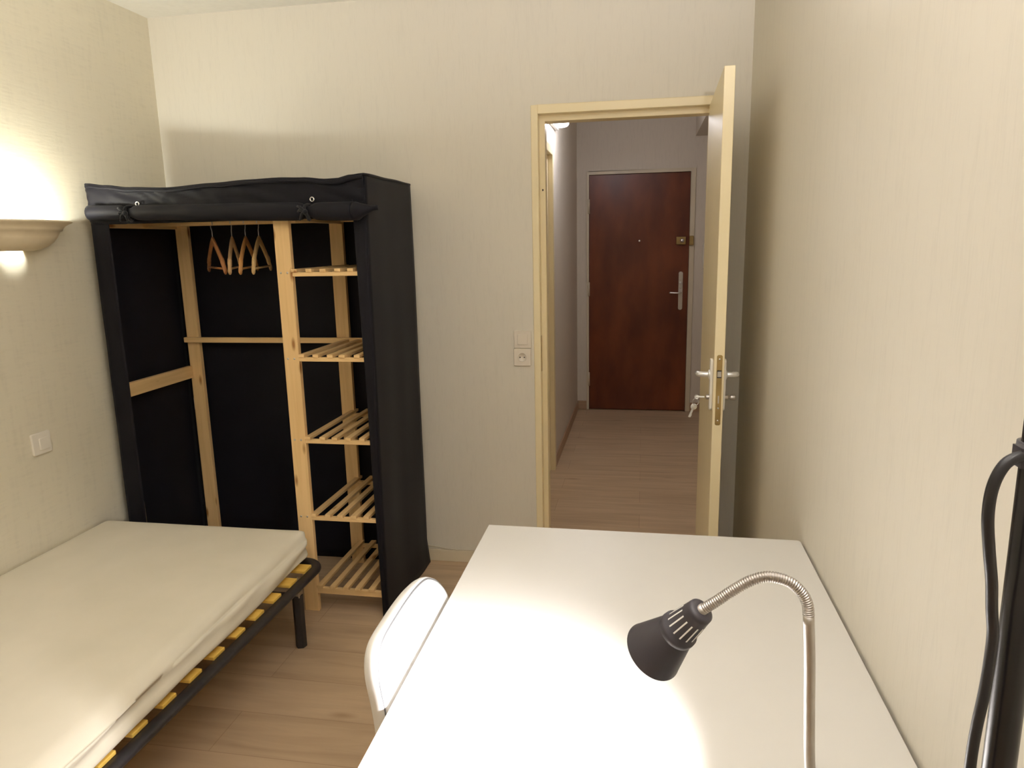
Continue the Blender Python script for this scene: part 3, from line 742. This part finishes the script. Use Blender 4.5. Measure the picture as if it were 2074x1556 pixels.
# ------------------------------------------------------------------ desk
dt = thing('desk', 'white desk along the right wall under the gooseneck lamp', 'desk', (0.0, 1.21, 0))
dx0, dx1, dy0, dy1, dz = -0.4063, 0.4030, 0.62, 1.8025, 0.740
out = [(dx0, dy0), (dx1, dy0)] + [(dx1 - 0.008 + 0.008 * math.cos(a), dy1 - 0.012 + 0.012 * math.sin(a)) for a in [0, PI / 6, PI / 3, PI / 2]] + [(dx0, dy1)]
build('tabletop', MB().prism(out, 'z', dz - 0.030, dz), M['desk'], dt, bevel=0.0012)
for (lx, ly) in ((dx0 + 0.06, dy0 + 0.05), (dx1 - 0.06, dy0 + 0.05), (dx0 + 0.12, dy1 - 0.05), (dx1 - 0.06, dy1 - 0.05)):
    build('leg', MB().tube([(lx, ly, 0), (lx, ly, dz - 0.030)], 0.022, 18), M['whiteplastic'], dt)

# ------------------------------------------------------------------ chair tucked against the desk
ct = thing('chair', 'white moulded chair tucked against the long side of the desk', 'chair', (-0.22, 1.22, 0))
outl = [(1.030, 0.560), (1.028, 0.660), (1.018, 0.730), (1.004, 0.790), (1.004, 0.822), (1.014, 0.842), (1.036, 0.854), (1.085, 0.858), (1.150, 0.859), (1.210, 0.855), (1.262, 0.845), (1.300, 0.829), (1.350, 0.797), (1.400, 0.752), (1.428, 0.712), (1.438, 0.650), (1.432, 0.560)]
oc = smooth_path([(0, y, z) for y, z in outl], 6)
cy_, cz_ = 1.22, 0.60
def off(pt, d):
    """push an outline point outwards from the panel's middle"""
    v = Vector((0, pt.y - cy_, (pt.z - cz_) * 1.0)); l = v.length
    return Vector((0, pt.y + v.y / l * d, pt.z + v.z / l * d))
bsh = MB(); nO = len(oc)
def ring(d, x): return [Vector((x, off(p, d).y, off(p, d).z if p.z > 0.57 else p.z)) for p in oc]
XI = -0.4165
prof = [(-0.0008, XI - 0.0040), (0.0012, XI - 0.0038), (0.0020, XI - 0.009), (0.0005, XI - 0.016), (-0.004, XI - 0.024), (-0.010, XI - 0.030), (-0.018, XI - 0.034), (-0.030, XI - 0.036)]
for (d0, x0_), (d1, x1_) in zip(prof, prof[1:]):
    A, B = ring(d0, x0_), ring(d1, x1_)
    bsh._add(A + B, [(i, i + 1, nO + i + 1, nO + i) for i in range(nO - 1)], True)
A = ring(-0.030, XI - 0.036)
bsh._add(A, [tuple(range(nO))], False)
shl = build('backrest_shell', bsh, M['whiteplastic'], ct)
pad = MB(); A = ring(-0.0022, XI - 0.004); B = ring(-0.0030, XI - 0.0008); C = ring(-0.008, XI + 0.0005)
pad._add(A + B, [(i, i + 1, nO + i + 1, nO + i) for i in range(nO - 1)], True)
pad._add(B + C, [(i, i + 1, nO + i + 1, nO + i) for i in range(nO - 1)], True)
pad._add(C, [tuple(range(nO))], False)
build('backrest_pad', pad, M['whiteplastic'], ct)
build('seam', MB().tube([Vector((XI - 0.0035, off(p, -0.0013).y, off(p, -0.0013).z)) for p in oc], 0.0020, 6), M['seam'], ct)
seat = MB().prism(rrect(0.42, 0.42, 0.06, 6, -0.200, 1.22), 'z', 0.435, 0.465)
build('seat', seat, M['whiteplastic'], ct, bevel=0.01, bseg=3)
for y in (1.06, 1.38):
    build('back_support', MB().tube(smooth_path([(-0.30, y, 0.45), (-0.39, y, 0.46), (-0.435, y, 0.52), (-0.437, y, 0.62)], 5), 0.011, 12), M['whiteplastic'], ct)
for (lx, ly, ex, ey) in ((-0.36, 1.06, -0.40, 1.03), (-0.36, 1.38, -0.40, 1.41), (-0.04, 1.06, -0.01, 1.03), (-0.04, 1.38, -0.01, 1.41)):
    build('leg', MB().tube([(ex, ey, 0), (lx, ly, 0.436)], [0.011, 0.014], 12), M['steel'], ct)

# ------------------------------------------------------------------ gooseneck desk lamp
LY = 0.78
lt = thing('desk_lamp', 'gooseneck desk lamp with black cone shade standing on the white desk', 'desk lamp', (0.215, LY, dz))
build('base', MB().lathe([(0.0001, 0), (0.068, 0), (0.070, 0.004), (0.068, 0.012), (0.060, 0.016), (0.012, 0.019), (0.010, 0.026), (0.0001, 0.026)], (0.218, LY - 0.02, dz + 0.0006), seg=40), M['lampblack'], lt)
stem = smooth_path([(0.217, LY - 0.02, dz + 0.018), (0.2105, LY - 0.008, 0.82), (0.201, LY, 0.888), (0.196, LY, 0.965), (0.193, LY, 1.023), (0.1885, LY, 1.083)], 6)
build('stem', MB().tube(stem, 0.0063, 16), M['steel'], lt)
HEAD = Vector((0.073, LY + 0.002, 1.0795))
gp = smooth_path([(0.1885, LY, 1.083), (0.1865, LY, 1.096), (0.180, LY, 1.109), (0.166, LY, 1.1215), (0.145, LY, 1.1265), (0.126, LY, 1.121), (0.105, LY, 1.1065), (0.089, LY, 1.093), tuple(HEAD)], 14)
# helical ribs: radius ripples along the length
tot = 0; rad = [0.0062]
for a, c in zip(gp, gp[1:]):
    tot += (c - a).length
fine = []; 
cum = [0]
for a, c in zip(gp, gp[1:]): cum.append(cum[-1] + (c - a).length)
ns = 460; j = 0
for i in range(ns + 1):
    s = cum[-1] * i / ns
    while j < len(cum) - 2 and cum[j + 1] < s: j += 1
    f = (s - cum[j]) / max(1e-9, cum[j + 1] - cum[j]); fine.append(gp[j].lerp(gp[j + 1], f))
rad = [0.0060 + 0.00055 * math.sin(2 * PI * (cum[-1] * i / ns) / 0.0027) for i in range(ns + 1)]
build('gooseneck', MB().tube(fine, rad, 16), M['gooseneck'], lt)
AX = Vector((-0.51, 0.37, -0.775)).normalized()
tip = HEAD - AX * 0.002
sock = MB().lathe([(0.0001, -0.002), (0.0066, -0.002), (0.0066, 0.012)], tip, AX, 20)
build('ferrule', sock, M['gooseneck'], lt)
cap = MB().lathe([(0.0060, 0.002), (0.0125, 0.002), (0.0155, 0.0045), (0.0160, 0.009), (0.0205, 0.046), (0.0235, 0.047), (0.0240, 0.052), (0.0235, 0.056)], tip, AX, 40)
cp = build('vent_collar', cap, M['lampblack'], lt)
u_ = AX.orthogonal().normalized(); w_ = AX.cross(u_)
vt = MB()
for q in range(14):
    a = 2 * PI * q / 14 + 0.2
    d = u_ * math.cos(a) + w_ * math.sin(a); tn = AX.cross(d)
    for (h0, h1) in ((0.017, 0.042),):
        p0 = tip + AX * h0 + d * (0.0160 + 0.0045 * (h0 - 0.009) / 0.037 + 0.0003); p1 = tip + AX * h1 + d * (0.0160 + 0.0045 * (h1 - 0.009) / 0.037 + 0.0003)
        vs = [p0 - tn * 0.0009, p0 + tn * 0.0009, p1 + tn * 0.0009, p1 - tn * 0.0009]
        vs = vs + [v - d * 0.002 for v in vs]
        vt._add(vs, [(0, 1, 2, 3), (4, 7, 6, 5), (0, 4, 5, 1), (1, 5, 6, 2), (2, 6, 7, 3), (3, 7, 4, 0)], False)
build('vent_slots', vt, M['lampinside'], cp)
shd = MB().lathe([(0.0215, 0.052), (0.0225, 0.054), (0.0372, 0.1060), (0.0376, 0.1067), (0.0360, 0.1067), (0.0215, 0.0555)], tip, AX, 56)
build('lamp_shade', shd, M['lampblack'], lt)
lin = MB().lathe([(0.0358, 0.1060), (0.0210, 0.0565), (0.0001, 0.0560)], tip, AX, 56)
build('lining', lin, M['lampinside'], lt)
bc = tip + AX * 0.074
build('bulb', MB().sphere(tuple(bc), 0.013, 14), emis('desk_bulb_glow', (1, 0.95, 0.86), 40), lt)

# ------------------------------------------------------------------ floor lamp at the right edge
FX, FY = 0.2555, 0.50
ft = thing('floor_lamp', 'tall black floor lamp pole with looped cable beside the desk end', 'floor lamp', (FX, FY, 0))
build('base', MB().lathe([(0.0001, 0), (0.110, 0), (0.112, 0.006), (0.108, 0.016), (0.030, 0.024), (0.014, 0.034), (0.0001, 0.034)], (FX, FY, 0), seg=48), M['gloss_black'], ft)
build('pole', MB().tube([(FX, FY, 0.02), (FX, FY, 0.6), (FX, FY, 1.2), (FX, FY, 1.78)], 0.0103, 24), M['gloss_black'], ft)
build('shade', MB().lathe([(0.012, 0), (0.030, 0.004), (0.105, 0.055), (0.125, 0.085), (0.122, 0.085), (0.100, 0.058), (0.028, 0.010), (0.0001, 0.008)], (FX, FY, 1.78), seg=48), M['gloss_black'], ft)
cab = smooth_path([(0.2440, 0.490, 1.3585), (0.2385, 0.486, 1.3605), (0.2280, 0.482, 1.3560), (0.2215, 0.480, 1.342), (0.2205, 0.480, 1.322), (0.2240, 0.481, 1.298), (0.2290, 0.484, 1.275), (0.2325, 0.487, 1.254), (0.2355, 0.488, 1.234), (0.2350, 0.487, 1.212),
                   (0.2330, 0.485, 1.190), (0.2305, 0.484, 1.166), (0.2295, 0.484, 1.138), (0.2300, 0.484, 1.08), (0.2345, 0.486, 0.98), (0.2365, 0.490, 0.80), (0.2360, 0.488, 0.50), (0.2380, 0.487, 0.20), (0.236, 0.470, 0.03), (0.22, 0.36, 0.0065), (0.15, 0.10, 0.0065)], 6)
build('power_cable', MB().tube(cab, 0.0036, 12), M['rubber'], ft)
cl = MB().lathe([(0.0104, -0.007), (0.0128, -0.007), (0.0132, 0), (0.0128, 0.007), (0.0104, 0.007)], (FX, FY, 1.359), seg=24)
cl.box(FX - 0.0175, FX - 0.008, FY - 0.016, FY - 0.003, 1.3525, 1.3655)
build('cable_clip', cl, M['lampblack'], ft)

# ------------------------------------------------------------------ lights
def light(name, kind, loc, energy, color, size=0.03, parent=None, **kw):
    l = bpy.data.lights.new(name, kind); l.energy = energy; l.color = color
    if kind in ('POINT', 'SPOT'): l.shadow_soft_size = size
    for k_, v_ in kw.items(): setattr(l, k_, v_)
    o = bpy.data.objects.new(name, l); COL.objects.link(o); o.location = loc
    return o
light('sconce_light', 'POINT', (XL + 0.068, sc_y, sc_z + 0.073), 19.5, (0.97, 0.985, 0.90), 0.025)
sp = light('desk_lamp_light', 'SPOT', tuple(tip + AX * 0.080), 128, (1.0, 0.96, 0.975), 0.03, spot_size=math.radians(94), spot_blend=1.0)
sp.rotation_euler = AX.to_track_quat('-Z', 'Y').to_euler()
light('floor_lamp_light', 'POINT', (FX, FY, 1.84), 124, (1.0, 0.972, 0.985), 0.03)
light('hall_light', 'POINT', (HXL + 0.24, 4.55, 2.235), 8.5, (0.94, 0.93, 1.0), 0.05)

w = bpy.data.worlds.new('world'); scene.world = w; w.use_nodes = True
w.node_tree.nodes['Background'].inputs['Color'].default_value = (0.9, 0.85, 0.8, 1)
w.node_tree.nodes['Background'].inputs['Strength'].default_value = 0.0

# ------------------------------------------------------------------ camera
f_px, yaw, pitch, roll, hcam = 1444.8176, 0.1828568, 0.1970239, -0.0214554, 1.5009393
fw = Vector((-math.sin(yaw) * math.cos(pitch), math.cos(yaw) * math.cos(pitch), -math.sin(pitch)))
r_ = Vector((math.cos(yaw), math.sin(yaw), 0)); u0 = r_.cross(fw)
rr_ = r_ * math.cos(roll) + u0 * math.sin(roll); uu_ = -r_ * math.sin(roll) + u0 * math.cos(roll)
cd = bpy.data.cameras.new('camera'); cd.sensor_width = 36; cd.sensor_fit = 'HORIZONTAL'; cd.lens = 36 * f_px / 2074
cd.clip_start = 0.02
co = bpy.data.objects.new('camera', cd); COL.objects.link(co)
mw = Matrix(((rr_.x, uu_.x, -fw.x, 0), (rr_.y, uu_.y, -fw.y, 0), (rr_.z, uu_.z, -fw.z, hcam), (0, 0, 0, 1)))
co.matrix_world = mw
scene.camera = co

# ------------------------------------------------------------------ view
vs_ = scene.view_settings
vs_.view_transform = 'Standard'; vs_.look = 'None'; vs_.gamma = 1; vs_.use_curve_mapping = False
vs_.exposure = 0.24
scene.cycles.use_denoising = True
scene.cycles.max_bounces = 12; scene.cycles.diffuse_bounces = 8; scene.cycles.glossy_bounces = 4
scene.cycles.sample_clamp_indirect = 6
for o in bpy.data.objects:
    if '_o' in o: del o['_o']
